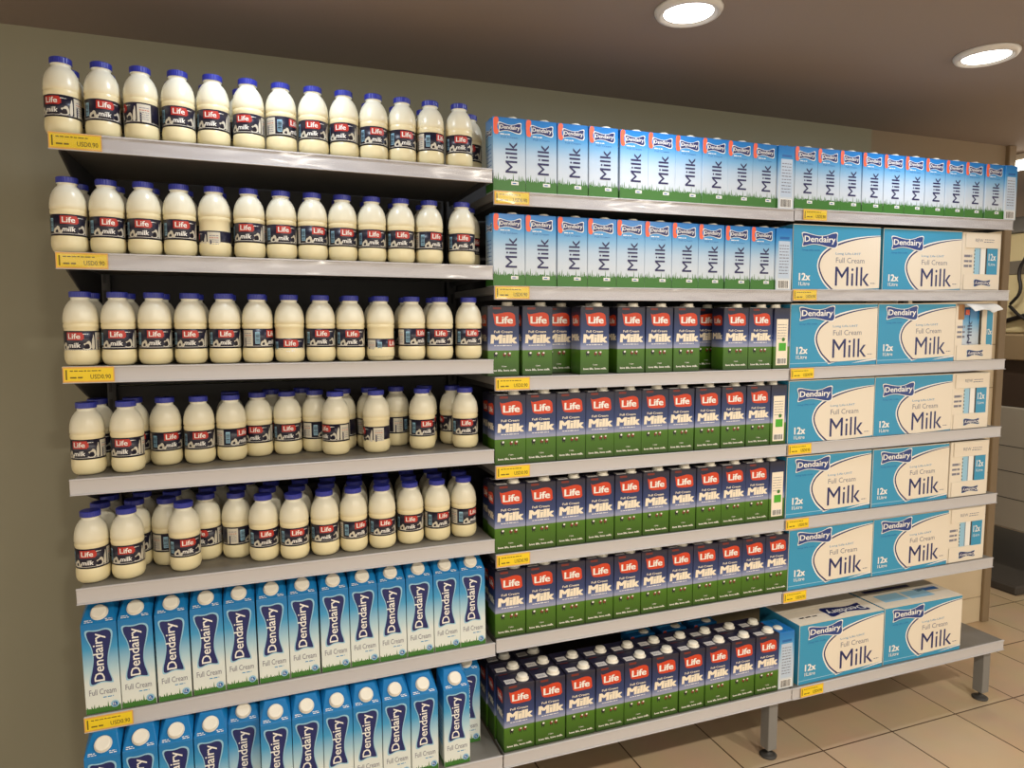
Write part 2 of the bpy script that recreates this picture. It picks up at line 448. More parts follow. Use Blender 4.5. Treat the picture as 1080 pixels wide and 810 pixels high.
# ------------------------------------------------------------------ milk bottles
BR = .0360
def bottle_meshes():
    b = MB()
    b.lathe([(.022, 0), (.028, .0012), (.0325, .0055), (.0352, .0125), (.0361, .020), (.0358, .029), (.0348, .0355), (.0342, .037), (.0342, .083), (.0350, .0848), (.0356, .0880), (.0356, .0915), (.0347, .0935), (.0347, .0950), (.0360, .0972),
             (.0358, .106), (.0347, .116), (.0322, .1265), (.0283, .1355), (.0228, .1435), (.0196, .1465), (.0186, .148), (.0186, .1525), (.0205, .1527), (.0205, .154), (.018, .155), (.018, .157)], 'milk_plastic', 40)
    c = MB()
    n = 60; vs = []; fs = []
    prof = [(.0208, .1530), (.0213, .1536), (.0213, .1648), (.0203, .1662), (.001, .1662)]
    for j, (r, z) in enumerate(prof):
        for i in range(n):
            a = 2*math.pi*i/n; q = r+(.0004 if (i % 2 and j in (1, 2)) else 0)
            vs.append((q*math.cos(a), q*math.sin(a), z))
    for j in range(len(prof)-1):
        for i in range(n): k = (i+1) % n; fs.append((j*n+i, j*n+k, (j+1)*n+k, (j+1)*n+i))
    fs.append(tuple(range(n-1, -1, -1)))
    c.add(vs, fs, 'cap_blue', False)
    l = MB(); RL_ = .0348; H0, H1 = .0368, .0830
    n = 48; vs = []; fs = []
    for j, z in enumerate((H0, H1)):
        for r in (RL_, RL_-.0003):
            for i in range(n):
                a = 2*math.pi*i/n; vs.append((r*math.sin(a), -r*math.cos(a), z))
    for i in range(n):
        k = (i+1) % n
        fs += [(i, k, 2*n+k, 2*n+i), (n+k, n+i, 3*n+i, 3*n+k), (2*n+i, 2*n+k, 3*n+k, 3*n+i), (k, i, n+i, n+k)]
    l.add(vs, fs, 'label_navy', True)
    P = Print(l, cyl(RL_), .00022)
    full = 2*math.pi*RL_
    P.rect(-full/2, H0+.004, full, .0008, 'print_white', 1, 48)
    P.rect(-.0165, H0+.0255, .033, .0175, 'label_red', 2, 10)
    P.rect(.0165, H0+.028, .003, .012, 'label_red', 2, 2)
    P.text('Life', -.0125, H0+.0285, .025, .0118, 'print_white', 3, bold=.02)
    P.squiggle(.018, H0+.0385, .012, .0015, 'print_white', 3, 2)
    P.text('milk', -.0125, H0+.009, .025, .0108, 'print_white', 4, bold=.022, shear=.15)
    cow = chaikin([(0, 0), (1, 0), (1, .55), (.86, .95), (.6, 1), (.45, .75), (.2, .7), (.05, .4)], 2)
    for dx, w, h in ((.0150, .019, .019), (.0345, .007, .034), (-.0325, .016, .016), (-.0185, .006, .008), ):
        vs_, fs_ = shape(cow)
        P.poly((vs_, fs_), dx, H0+.005, w, h, 'label_cow', 3)
    P.poly((CIRC, [tuple(range(16))]), .0125, H0+.007, .008, .010, 'label_navy', 4)
    P.barcode(-.0435, H0+.010, .0105, .028, 'label_navy', 'print_pale', 2, seed=8, across=False)
    # white information panels round the sides
    for s0, w0 in ((.044, .028), (-.076, .027)):
        P.rect(s0, H0+.004, w0, .039, 'label_cow', 2, 8)
        P.rect(s0+w0*.2, H0+.004, w0*.12, .020, 'label_navy', 3, 2)
        for i in range(6): P.squiggle(s0+w0*.16, H0+.010+i*.0048, w0*.7, .0016, 'print_grey' if i != 4 else 'label_red', 4, i)
    return b.mesh('body'), c.mesh('cap'), l.mesh('label')
BB, BC, BL = bottle_meshes()
def bottle(row, x, y, rot, label, low=0.):
    r = put('milk_bottle', 0, row, x, y, label, 'milk bottle', "milk bottles on the left bay's %s shelf" % SH[row])
    link('body', BB, r); link('cap', BC, r)
    l = link('label', BL, r); l.rotation_euler = (0, 0, R(rot)); l.location = (0, 0, low)
    return r
def relax(xs, w, it=60):
    xs = list(xs)
    for _ in range(it):
        for i in range(len(xs)-1):
            d = xs[i]+w-xs[i+1]
            if d > 0: xs[i] -= d/2; xs[i+1] += d/2
    return xs
def limit(xs, w, last):
    xs = list(xs); hi = last
    for i in range(len(xs)-1, -1, -1):
        xs[i] = min(xs[i], hi); hi = xs[i]-w
    return xs
def spread(pts, w=.0735, it=300):
    # nudge round things standing on one shelf apart until none touch
    p = [list(q) for q in pts]
    for _ in range(it):
        for i in range(len(p)):
            for j in range(i):
                dx, dy = p[i][0]-p[j][0], p[i][1]-p[j][1]; d = math.hypot(dx, dy)
                if d < w:
                    k = (w-d)/2/d
                    p[i][0] += dx*k; p[i][1] += dy*k; p[j][0] -= dx*k; p[j][1] -= dy*k
        for q in p: q[1] = max(q[1], .040)
    return p
def look(rot, low):
    if low < -.015: return 'with slipped label'
    if abs(rot) > 75: return 'with white panel forward'
    if rot > 45: return 'with barcode forward'
    if rot < -45: return 'turned half away'
    if rot > 18: return 'angled right'
    if rot < -14: return 'angled left'
    return 'facing front'
A1 = [.018, .095, .172, .249, .323, .4, .474, .549, .624, .698, .768, .844, .921]
A2 = [.017, .092, .167, .241, .316, .395, .467, .540, .613, .687, .762, .838, .926]
A3 = [.028, .103, .178, .254, .329, .403, .478, .553, .627, .704, .786, .862, .942]
ROT = [[-25, 15, -80, 5, -8, -20, 55, -8, -20, 5, 8, 40, -8], [10, 12, 0, 8, -98, -15, 5, 20, 12, 0, -5, 20, -8], [-15, 0, 5, 0, 5, 62, 0, 0, 0, 50, 35, -10, 0]]
LOW = [{}, {4: -.022}, {0: -.005, 6: -.024, 9: -.026}]
def stock(row, fronts, backs, far=()):
    """fronts: (x, y, rot, low); backs, far: (x, y, rot)"""
    n, m = len(fronts), len(backs)
    pos = spread([q[:2] for q in list(fronts)+list(backs)+list(far)])
    for i, (x, y) in enumerate(pos):
        if i < n:
            rot, low = fronts[i][2:]
            bottle(row, x, y, rot, 'blue-capped milk bottle %s, %s from left, front row, left bay\'s %s shelf' % (look(rot, low), ORD[i], SH[row]), low)
        else:
            q, nm = (i-n, 'second') if i < n+m else (i-n-m, 'third')
            rot = (list(backs)+list(far))[i-n][2]
            bottle(row, x, y, rot, 'blue-capped milk bottle %s from left in %s row, left bay\'s %s shelf' % (ORD[q], nm, SH[row]))
for row, xs in enumerate((A1, A2, A3)):
    fr = [(x, .043+rnd.uniform(-.002, .003), ROT[row][i], LOW[row].get(i, rnd.uniform(-.0015, .001))) for i, x in enumerate(xs)]
    bk = []
    for i, x in enumerate(xs):
        bx = x+.004 if i < 12 else x-.002
        if i == 12: bx = .974 if row == 0 else .966
        if row == 0 and i < 6: bx = x-.014*(i > 0)+.01*(i == 0); 
        bk.append((bx, .123+rnd.uniform(-.002, .004), rnd.choice((-20, 0, 10, 30))))
    stock(row, fr, bk)
# fourth shelf: gaps in the stock
stock(3, [(.025, .062, -20, 0), (.107, .058, -12, 0), (.183, .114, 25, 0), (.259, .108, 5, 0), (.334, .116, 50, 0), (.4, .150, -15, 0), (.472, .149, 0, 0), (.541, .160, 58, 0), (.590, .095, -60, 0), (.696, .09, -95, -.012), (.822, .091, 10, 0), (.938, .067, -10, 0)],
      [(.034, .138, 0), (.110, .136, 20), (.33, .194, 0), (.432, .222, 30), (.514, .232, -20), (.615, .166, -95), (.69, .166, 40), (.766, .171, 100), (.846, .166, 20), (.922, .142, -90)])
# fifth shelf: full, ragged front
stock(4, [(.023, .052, -8, 0), (.097, .050, 0, 0), (.167, .118, 60, 0), (.217, .062, 15, 0), (.267, .126, -25, 0), (.335, .113, 85, 0), (.402, .064, 8, 0), (.475, .049, 8, 0), (.551, .052, 0, 0), (.625, .055, 25, 0), (.7, .053, 5, 0), (.778, .062, -10, 0), (.854, .063, 15, 0), (.931, .068, 35, 0)],
      [(x, y, rnd.choice((-30, 0, 20, 60))) for x, y in [(.036, .128), (.108, .127), (.165, .195), (.265, .203), (.34, .190), (.414, .140), (.488, .128), (.564, .130), (.639, .133), (.713, .130), (.79, .140), (.866, .143), (.94, .146)]],
      [(x, y, rnd.choice((-30, 0, 20, 60))) for x, y in [(.045, .204), (.118, .205), (.2, .265), (.29, .276), (.365, .264), (.425, .217), (.5, .206), (.575, .208), (.65, .211), (.724, .208), (.8, .218), (.874, .221)]])

# ------------------------------------------------------------------ cartons
def cap_mesh(name, r=.015, h=.012):
    b = MB(); b.lathe([(r*1.25, 0), (r*1.25, .002), (r*.98, .0025), (r, .004), (r, h-.0015), (r*.93, h), (.0005, h)], 'cap_white', 24)
    return b.mesh(name)
CAP = cap_mesh('cap')
CAPB = cap_mesh('cap', .0165, .011)

LW, LD, LH = .0915, .062, .192
def life_meshes():
    b = MB(); w, d, h = LW, LD, LH
    b.box(-w/2, w/2, -d/2, d/2, 0, h, 'life_print', .0012)
    b.box(-w/2+.001, w/2-.001, -d/2+.001, d/2-.001, h-.0005, h+.0008, 'carton_top_navy')
    b.box(-w/2+.001, w/2-.001, -.001, .0025, h, h+.0028, 'carton_top_navy')
    for s in (0, 1):
        P = Print(b, front(-d/2) if s == 0 else (lambda x, z, l: (-x, d/2+l, z)))
        x0 = -w/2
        X = lambda f: x0+f*w
        P.poly(shape(FLAG), X(.155), h*(1-.285), w*.74, h*.205, 'print_red', 1)
        P.text('Life', X(.26), h*(1-.245), w*.54, h*.105, 'print_white', 2, bold=.035)
        P.text('Full Cream', X(.2), h*(1-.378), w*.58, h*.034, 'print_cream', 1, bold=.02)
        P.text('Milk', X(.085), h*(1-.53), w*.85, h*.128, 'print_cream', 1, bold=.055, shear=.05)
        P.squiggle(X(.2), h*(1-.565), w*.56, h*.013, 'print_white', 1, 4)
        # cows on the meadow
        for fx, k in ((.18, 1.), (.47, .8), (.62, .9)):
            P.poly((CIRC, [tuple(range(16))]), X(fx), h*(1-.715), w*.13*k, h*.062*k, 'print_black' if fx < .4 else 'print_darkred', 1)
            P.poly((CIRC, [tuple(range(16))]), X(fx+.05), h*(1-.685), w*.07*k, h*.030*k, 'print_white', 2)
            P.rect(X(fx+.02), h*(1-.735), w*.02, h*.03, 'print_black', 1)
            P.rect(X(fx+.09*k), h*(1-.735), w*.02, h*.03, 'print_black', 1)
        P.text('1 Litre', X(.44), h*(1-.868), w*.15, h*.02, 'print_white', 1, bold=.02)
        P.text('love life, love milk.', X(.1), h*(1-.935), w*.82, h*.034, 'print_white', 1, bold=.03)
    # side panels: white information panel on the right, small logo and word on the left
    P = Print(b, right(w/2))
    P.rect(-d*.36, .012, d*.72, h*.76, 'print_cream', 1)
    P.rect(-d*.2, h*.30, d*.46, h*.13, 'print_green', 2)
    P.barcode(-d*.3, h*.08, d*.6, h*.10, layer=2, seed=5)
    for i in range(6): P.squiggle(-d*.3, h*(.50+i*.045), d*.56, .002, 'print_grey', 2, i)
    P.poly((CIRC, [tuple(range(16))]), -d*.02, h*.455, d*.2, d*.2, 'print_leaf', 3)
    P = Print(b, left(-w/2))
    P.poly(shape(FLAG), -d*.36, h*.72, d*.72, h*.17, 'print_red', 1)
    P.text('Life', -d*.27, h*.755, d*.5, h*.08, 'print_white', 2, bold=.035)
    P.text('Milk', -d*.38, h*.5, d*.76, h*.1, 'print_cream', 1, bold=.05)
    t = MB(); t.box(-w*.40, -w*.06, -d*.36, -d*.02, h+.0008, h+.0022, 'foil_tab', .0004)
    P = Print(t, top(h+.0022)); P.squiggle(-w*.35, -d*.2, w*.2, .002, 'print_grey', 1, 3); P.squiggle(-w*.35, -d*.28, w*.22, .002, 'print_grey', 1, 6)
    Pf = Print(b, front(-d/2)); Pf.rect(-w*.34, h-.008, w*.26, .006, 'print_darkred', 1)
    return b.mesh('body'), t.mesh('pull_tab')
LB, LTAB = life_meshes()
def life(row, x, y, label, rz=0., bay=1):
    r = put('milk_carton', bay, row, x, y, label, 'milk carton', "navy and green milk cartons on the middle bay's %s shelf" % SH[row], rz)
    link('body', LB, r)
    c = link('cap', CAP, r); c.location = (LW*.2, -LD*.1, LH+.0008)
    link('pull_tab', LTAB, r)
    return r

def slim_meshes():
    b = MB(); w, d, h = LW, LD, LH
    b.box(-w/2, w/2, -d/2, d/2, 0, h, 'slim_print', .0012)
    b.box(-w/2+.001, w/2-.001, -.001, .002, h, h+.002, 'print_sky')
    for s in (0, 1):
        P = Print(b, front(-d/2) if s == 0 else (lambda x, z, l: (-x, d/2+l, z)))
        X = lambda f: -w/2+f*w
        P.grass(X(.0), .0006, w*1., h*.165, h*.265, 'print_leaf', 1, 17, 5)
        P.poly(shape(chaikin([(0, 1), (1, 1), (1, .72), (.75, .6), (.72, .35), (1.05, .2), (.9, 0), (.3, .0), (.05, .12), (0, .4)], 2)), X(.012), h*.765, w*.16, h*.232, 'print_orange', 1)
        P.badge(X(.165), h*.80, w*.70, h*.125, 1, pad=.0024)
        P.squiggle(X(.22), h*.766, w*.3, h*.014, 'print_white', 1, 2)
        P.text('Full Cream', X(.24), h*.722, w*.52, h*.026, 'print_midblue', 1)
        P.text('Milk', X(.38), h*.255, w*.36, h*.42, 'print_ink', 2, 90, bold=.005)
        P.rect(X(.55), h*.095, w*.23, h*.045, 'print_white', 2); P.squiggle(X(.59), h*.108, w*.15, h*.016, 'print_midblue', 3, 5)
    P = Print(b, right(w/2))
    P.rect(-d*.36, h*.19, d*.72, h*.6, 'panel_grey', 1)
    for i in range(10): P.squiggle(-d*.3, h*(.26+i*.05), d*.58, .003, 'print_grey', 2, i)
    P.rect(-d*.3, h*.82, d*.6, h*.04, 'print_midblue', 1)
    P.barcode(-d*.36, h*.02, d*.72, h*.14, layer=1, seed=6)
    P = Print(b, left(-w/2))
    P.grass(-d/2, .0006, d, h*.12, h*.2, 'print_leaf', 1, 10, 8)
    P.badge(-d*.36, h*.76, d*.72, h*.1, 1, pad=.002)
    for i in range(7): P.squiggle(-d*.32, h*(.3+i*.055), d*.6, .0025, 'print_midblue', 1, i)
    return b.mesh('body')
SB = slim_meshes()
CAPS = cap_mesh('cap', .0125, .005)
def slim(bay, row, x, y, label, rz=0.):
    r = put('slim_milk_carton', bay, row, x, y, label, 'milk carton', "blue and white milk cartons on the %s bay's %s shelf" % (BAY[bay], SH[row]), rz)
    link('body', SB, r); c = link('cap', CAPS, r); c.location = (LW*.16, -LD*.2, LH+.0004)
    return r

GW, GD, GH = .0725, .0725, .2150
def gable_meshes():
    b = MB(); w, d, h = GW, GD, GH; T = .252
    b.hull([(sx*w/2, -d/2, z) for sx in (-1, 1) for z in (0, h)] + [(sx*w/2, d/2, z) for sx in (-1, 1) for z in (0, .243)] +
           [(sx*w*.5, -.004, .231) for sx in (-1, 1)] + [(sx*w*.33, .004, T) for sx in (-1, 1)] + [(sx*w*.40, d/2, T) for sx in (-1, 1)], 'gable_print', .0008)
    P = Print(b, front(-d/2)); X = lambda f: -w/2+f*w
    P.grass(X(0.01), .0006, w*.98, h*.062, h*.14, 'print_leaf', 1, 15, 9)
    P.badge(X(.165), h*.315, w*.66, h*.615, 1, 90, pad=.0034, ol='print_pale')
    P.text('Full Cream', X(.12), h*.205, w*.76, h*.065, 'print_grey', 1, bold=.004)
    P.squiggle(X(.5), h*.165, w*.3, h*.014, 'print_sky', 1, 4)
    P.poly((CIRC, [tuple(range(16))]), X(.70), h*.04, w*.24, w*.24, 'print_pale', 2)
    P.poly((CIRC, [tuple(range(16))]), X(.74), h*.05, w*.16, w*.16, 'print_midblue', 3)
    P.text('1L', X(.77), h*.066, w*.10, w*.09, 'print_white', 4, bold=.02)
    # print on the sloping top beside the cap
    a0 = Vector((0, -d/2, h)); a1 = Vector((0, .004, T)); dr = (a1-a0).normalized(); nn = Vector((0, -dr.z, dr.y))
    Ps = Print(b, lambda x, t, l: tuple(Vector((x, 0, 0))+a0+dr*t+nn*(l+.0004)))
    Ps.squiggle(X(.1), .008, w*.2, .002, 'print_white', 1, 2); Ps.squiggle(X(.1), .004, w*.24, .002, 'print_white', 1, 3)
    Ps.squiggle(X(.68), .008, w*.2, .002, 'print_white', 1, 4); Ps.squiggle(X(.7), .004, w*.2, .002, 'print_white', 1, 5)
    P = Print(b, right(w/2))
    P.rect(-d*.36, h*.22, d*.72, h*.55, 'print_pale', 1)
    for i in range(9): P.squiggle(-d*.3, h*(.27+i*.053), d*.56, .0035, 'print_sky', 2, i)
    P.rect(-d*.32, h*.80, d*.6, h*.035, 'print_midblue', 1)
    P.barcode(-d*.34, h*.08, d*.68, h*.12, layer=1, seed=6)
    P = Print(b, left(-w/2))
    P.rect(-d*.32, h*.25, d*.64, h*.5, 'print_pale', 1)
    for i in range(8): P.squiggle(-d*.27, h*(.3+i*.053), d*.5, .003, 'print_midblue', 2, i)
    P.grass(-d/2, .0006, d, h*.05, h*.11, 'print_leaf', 1, 10, 8)
    c = MB(); mid = a0+dr*.026
    M = Matrix.Translation(mid) @ Vector((0, 0, 1)).rotation_difference(nn).to_matrix().to_4x4()
    r, hh = .0165, .0105
    c.lathe([(r*1.12, 0), (r*1.12, .0022), (r*.98, .003), (r, .0045), (r, hh-.0015), (r*.9, hh), (r*.75, hh-.0004), (.0005, hh-.0004)], 'cap_white', 28, M=M)
    return b.mesh('body'), c.mesh('screw_cap')
GB, GC = gable_meshes()
def gable(bay, row, x, y, label, rz=0.):
    r = put('gable_milk_carton', bay, row, x, y, label, 'milk carton', "slant-topped blue milk cartons on the %s bay's %s shelf" % (BAY[bay], SH[row]), rz)
    link('body', GB, r); link('screw_cap', GC, r)
    return r
mid = lambda e: [(a+b)/2 for a, b in zip(e, e[1:])]
FY = .0015+LD/2
# slim cartons, middle bay top and second shelf
E1 = [1.004, 1.094, 1.189, 1.283, 1.377, 1.480, 1.578, 1.67, 1.767, 1.86, 1.944]
E2 = [1.002, 1.092, 1.188, 1.284, 1.378, 1.465, 1.555, 1.647, 1.748, 1.841, 1.941]
for row, e in ((0, E1), (1, E2)):
    xs = limit(relax(mid(e), LW+.0005), LW+.0005, 2.-LD-.0045-LW/2)
    for i, x in enumerate(xs):
        slim(1, row, x, FY+rnd.uniform(0, .002), 'blue and white upright milk carton, %s from left on middle bay\'s %s shelf' % (ORD[i], SH[row]), rnd.uniform(-.6, .6))
    sx = min(max(xs[-1]+LW/2+LD/2+.0012, 1.969), 1.9985-LD/2)
    slim(1, row, sx, FY+.012, 'blue and white milk carton turned side-on at right end of middle bay\'s %s shelf' % SH[row], -90)
C1 = relax(mid([2.002, 2.088, 2.176]) + mid([2.179, 2.274, 2.369, 2.460, 2.556, 2.654, 2.748, 2.845]) + [2.898], LW+.0005)
C1 = [x+(2.0485-C1[0]) if C1[0] < 2.0485 else x for x in C1]
C1 = relax(C1, LW+.0005, 5)
for i, x in enumerate(C1):
    slim(2, 0, x, FY+rnd.uniform(0, .002), 'blue and white upright milk carton, %s from left on right bay\'s top shelf' % ORD[i], rnd.uniform(-.5, .5))
slim(2, 0, C1[-1]+LW/2+LD/2+.0015, FY+.012, 'blue and white milk carton turned side-on at right end of right bay\'s top shelf', -90)
# second rows behind them, at the left where the photograph shows their sides
# navy cartons
def navy(row, edges, y=FY):
    xs = relax(mid(edges), LW+.0005)
    if row < 5: xs = limit(xs, LW+.0005, 2.002-LD-.003-LW/2)
    for i, x in enumerate(xs):
        life(row, x, y+rnd.uniform(0, .0015), 'navy and green milk carton, %s from left, front row of middle bay\'s %s shelf' % (ORD[i], SH[row]), rnd.uniform(-.4, .4))
    return xs
E4 = [1.003, 1.094, 1.186, 1.281, 1.37, 1.462, 1.554, 1.648, 1.745, 1.84, 1.936]
E5 = [1.0, 1.094, 1.186, 1.281, 1.375, 1.47, 1.565, 1.66, 1.757, 1.85, 1.943]
for row, e in ((3, E4), (4, E5)):
    xs = navy(row, e)
    life(row, xs[-1]+LW/2+LD/2+.0012, FY+.013, 'navy milk carton turned to its white panel at right end of middle bay\'s %s shelf' % SH[row], -90)
    for i in range(2):
        life(row, xs[i]+.007, FY+LD+.006, 'navy and green milk carton, %s from left, second row of middle bay\'s %s shelf' % (ORD[i], SH[row]))
E6 = [1.0, 1.0935, 1.187, 1.281, 1.374, 1.468, 1.561, 1.654, 1.747, 1.839, 1.932, 2.0245]
xs = navy(5, E6)
for i in range(2): life(5, xs[i]+.007, FY+LD+.006, 'navy and green milk carton, %s from left, second row of middle bay\'s sixth shelf' % ORD[i])
# third shelf, with gaps
F3 = [(1.040, .058), (1.140, .056), (1.308, .034), (1.428, .036), (1.5225, .034), (1.618, .033), (1.797, .033), (1.8905, .033)]
for i, (x, y) in enumerate(F3):
    life(2, x, y+.003, 'navy and green milk carton, %s from left, front row of middle bay\'s third shelf' % ORD[i], rnd.uniform(-1, 1))
life(2, 1.8905+LW/2+LD/2+.0015, FY+.012, 'navy milk carton turned to its white panel at right end of middle bay\'s third shelf', -90)
for i, (x, y) in enumerate([(1.228, .112), (1.325, .112), (1.44, .125), (1.655, .108), (1.755, .130), (1.85, .12)]):
    life(2, x, y, 'navy and green milk carton, %s from left, second row of middle bay\'s third shelf' % ORD[i], rnd.uniform(-1.5, 1.5))
# bottom shelf
E7 = [1.004, 1.098, 1.193, 1.289, 1.383, 1.475, 1.571, 1.666, 1.760, 1.856, 1.951]
xs = relax(mid(E7), LW+.0005); Y7 = -D7+FY+.002
for i, x in enumerate(xs):
    life(6, x, Y7+rnd.uniform(0, .002), 'navy and green milk carton, %s from left, front row of middle bay\'s bottom shelf' % ORD[i], rnd.uniform(-.5, .5))
for i, x in enumerate(xs):
    life(6, x-.003, Y7+LD+.006+rnd.uniform(0, .003), 'navy and green milk carton, %s from left, second row of middle bay\'s bottom shelf' % ORD[i], rnd.uniform(-.5, .5))
for i, x in enumerate(xs[:2]):
    life(6, x-.006, Y7+2*LD+.014, 'navy and green milk carton, %s from left, third row of middle bay\'s bottom shelf' % ORD[i])
for i, x in enumerate((1.53, 1.65, 1.77)):
    slim(1, 6, x, Y7+2*LD+.022, 'blue milk carton %s from left behind the navy cartons on middle bay\'s bottom shelf' % ORD[i])
slim(1, 6, xs[-1]+LW/2+LD/2+.002, -D7+.052, 'blue milk carton turned side-on beside the case on middle bay\'s bottom shelf', -90)
# slant-topped cartons, left bay sixth and bottom shelves
E6A = [.001, .074, .15, .226, .302, .377, .452, .527, .604, .677, .752, .827, .9, .973]
GY = .002+GD/2
for i, x in enumerate(relax(mid(E6A), GW+.0012)):
    gable(0, 5, x, GY+rnd.uniform(0, .002), 'slant-topped blue milk carton, %s from left on left bay\'s sixth shelf' % ORD[i], rnd.uniform(-1, 1))
G7 = [(.039, 0), (.115, 0), (.190, 0), (.265, 0), (.338, .034), (.412, 0), (.486, 0), (.560, 0), (.634, 0), (.708, 0), (.782, 0), (.870, -.002)]
for i, (x, dy) in enumerate(G7):
    gable(0, 6, x, -D7+GY+.002+dy, 'slant-topped blue milk carton, %s from left, front row of left bay\'s bottom shelf' % ORD[i], rnd.uniform(-1, 1) if i != 10 else 2)
for i, (x, dy) in enumerate([(.412, .078), (.487, .078), (.562, .078), (.637, .078), (.712, .078), (.790, .078), (.925, .080)]):
    gable(0, 6, x, -D7+GY+dy, 'slant-topped blue milk carton, %s from left, second row of left bay\'s bottom shelf' % ORD[i])

# ------------------------------------------------------------------ cardboard cases
CW, CD, CH = .366, .193, .205
def curve_pts():
    # edge of the cream field on the case front (fractions, y up)
    key = [(1.0, .93), (.86, .905), (.70, .86), (.55, .795), (.43, .715), (.345, .62), (.305, .515), (.30, .42), (.325, .31), (.37, .2), (.455, .075)]
    out = []
    for i in range(len(key)-1):
        p0 = key[max(i-1, 0)]; p1 = key[i]; p2 = key[i+1]; p3 = key[min(i+2, len(key)-1)]
        for s in range(5):
            t = s/5
            out.append(tuple(.5*((2*p1[k])+(-p0[k]+p2[k])*t+(2*p0[k]-5*p1[k]+4*p2[k]-p3[k])*t*t+(-p0[k]+3*p1[k]-3*p2[k]+p3[k])*t**3) for k in (0, 1)))
    return out+[key[-1]]
def case_front(b, w, d, h, dy=0.):
    P = Print(b, front(-d/2), .0003)
    P.rect(-w/2+.001, .001, w-.002, h-.002, 'case_blue', 1)
    c = [(x, y-dy) for x, y in curve_pts()]
    def field(off):
        q = []
        for i, (x, y) in enumerate(c):
            a = c[max(i-1, 0)]; e = c[min(i+1, len(c)-1)]
            tx, ty = (e[0]-a[0])*w, (e[1]-a[1])*h; L = math.hypot(tx, ty)
            k = off*(.35+.65*min(1, (1-x)/.45))
            q.append((min(.997, x+(ty/L)*k/w), max(.005, y-(tx/L)*k/h)))
        return q
    for off, m, l in ((.0105, 'print_white', 2), (.0052, 'print_navy', 3), (.0, 'cardboard_cream', 4)):
        q = field(off)
        e = q[-1]
        pts = [(.997, q[0][1])]+q+[(e[0]+.1, .073-dy), (.8, .085-dy), (.997, .10-dy)]
        vs, fs = shape(pts)
        P.poly((vs, fs), -w/2, 0, w, h, m, l)
    if not dy:
        P.rect(-w/2+.001, h*.06, w*.45, .0022, 'print_pale', 2)
        sw = [(.70, .04), (.997, .07), (.997, .1), (.88, .085)]
        P.poly(shape(sw), -w/2, 0, w, h, 'print_white', 5)
        P.poly(shape([(.8, .055), (.997, .068), (.997, .076)]), -w/2, 0, w, h, 'print_navy', 6)
    X = lambda f: -w/2+f*w
    P.badge(X(.09), h*(.735-dy), w*.40, h*.215, 6, pad=.0035, bold=.02, fill='print_badge')
    P.text('long life milk', X(.1), h*(.665-dy), w*.2, h*.032, 'print_midblue', 3, shear=.2)
    P.text('12x', X(.07), h*(.215-dy), w*.125, h*.115, 'print_white', 3, bold=.035)
    P.text('1Litre', X(.07), h*(.135-dy), w*.12, h*.058, 'print_white', 3, bold=.012)
    P.text('Long Life-UHT', X(.475), h*(.615-dy), w*.29, h*.045, 'print_sky', 5)
    P.text('Full Cream', X(.48), h*(.495-dy), w*.33, h*.085, 'print_grey', 5)
    P.text('Milk', X(.475), h*(.135-dy), w*.40, h*.30, 'print_navy', 5)
    P.squiggle(X(.89), h*(.17-dy), w*.06, .003, 'print_grey', 5, 3)
def case_end(b, w, d, h, blank=False):
    """end of the case (the -X face): barcode, die-cut window showing cartons, blue patch, two glued flaps as children"""
    P = Print(b, left(-w/2), .0003)
    if blank:
        P.rect(-d/2+.001, .001, d-.002, h-.002, 'case_blue', 1)
        P.rect(-d/2+.02, h*.3, d*.3, h*.3, 'cardboard_cream', 2)
        return
    X = lambda f: -d/2+f*d
    for i in range(3): P.squiggle(X(.05), h*(.40+i*.085), d*.2, h*.045, 'print_grey', 1, i+3, .1)
    P.rect(X(.31), h*.28, d*.33, h*.47, 'print_pale', 1)
    P.rect(X(.45), h*.28, d*.015, h*.47, 'print_grey', 2)
    P.rect(X(.47), h*.28, d*.13, h*.47, 'print_white', 2)
    P.rect(X(.60), h*.28, d*.04, h*.47, 'steel_dark', 2)
    for i in range(7): P.rect(X(.30), h*(.30+i*.062), d*.02, h*.025, 'print_black', 3)
    P.rect(X(.64), h*.26, d*.28, h*.52, 'case_blue', 2)
    P.text('12x', X(.68), h*.52, d*.19, h*.12, 'print_white', 3, bold=.02)
    P.text('1Litre', X(.68), h*.43, d*.18, h*.05, 'print_white', 3)
def flap_meshes(w, d, h):
    u = MB(); x = -w/2-.0035
    u.box(x, x+.002, -d*.42, d*.44, h*.73, h*.985, 'cardboard_cream', .0006)
    P = Print(u, left(x), .0003)
    P.text('REW', -d*.20, h*.835, d*.2, h*.055, 'print_grey', 1)
    P.squiggle(d*.04, h*.87, d*.26, .003, 'print_grey', 1, 3); P.squiggle(d*.02, h*.83, d*.26, .003, 'print_grey', 1, 5)
    l = MB(); l.box(x, x+.002, -d*.42, d*.46, .002, h*.275, 'cardboard_cream', .0006)
    P = Print(l, left(x), .0003)
    P.badge(-d*.2, h*.07, d*.44, h*.115, 1, rot=180, pad=.001, ol='print_pale')
    return u.mesh('upper_flap'), l.mesh('lower_flap')
def case_top(b, w, d, h, kind):
    P = Print(b, top(h), .0003)
    b.box(-w/2+.002, w/2-.002, -.0015, .0015, h-.0006, h+.0004, 'cardboard_shade')
    if kind == 0:
        P.badge(-w*.1, -d*.42, w*.5, d*.34, 1, rot=180, pad=.002)
        P.squiggle(-w*.4, -d*.3, w*.2, .008, 'print_black', 1, 3)
        P.rect(-w*.45, d*.1, w*.4, d*.25, 'cardboard_shade', 1)
    else:
        P.rect(-w*.38, -d*.3, w*.3, d*.3, 'print_pale', 1); P.rect(-w*.05, -d*.32, w*.3, d*.3, 'print_pale', 1)
        P.rect(w*.15, -d*.12, w*.28, d*.14, 'print_midblue', 1); P.rect(-w*.4, d*.14, w*.6, d*.1, 'print_navy', 1)
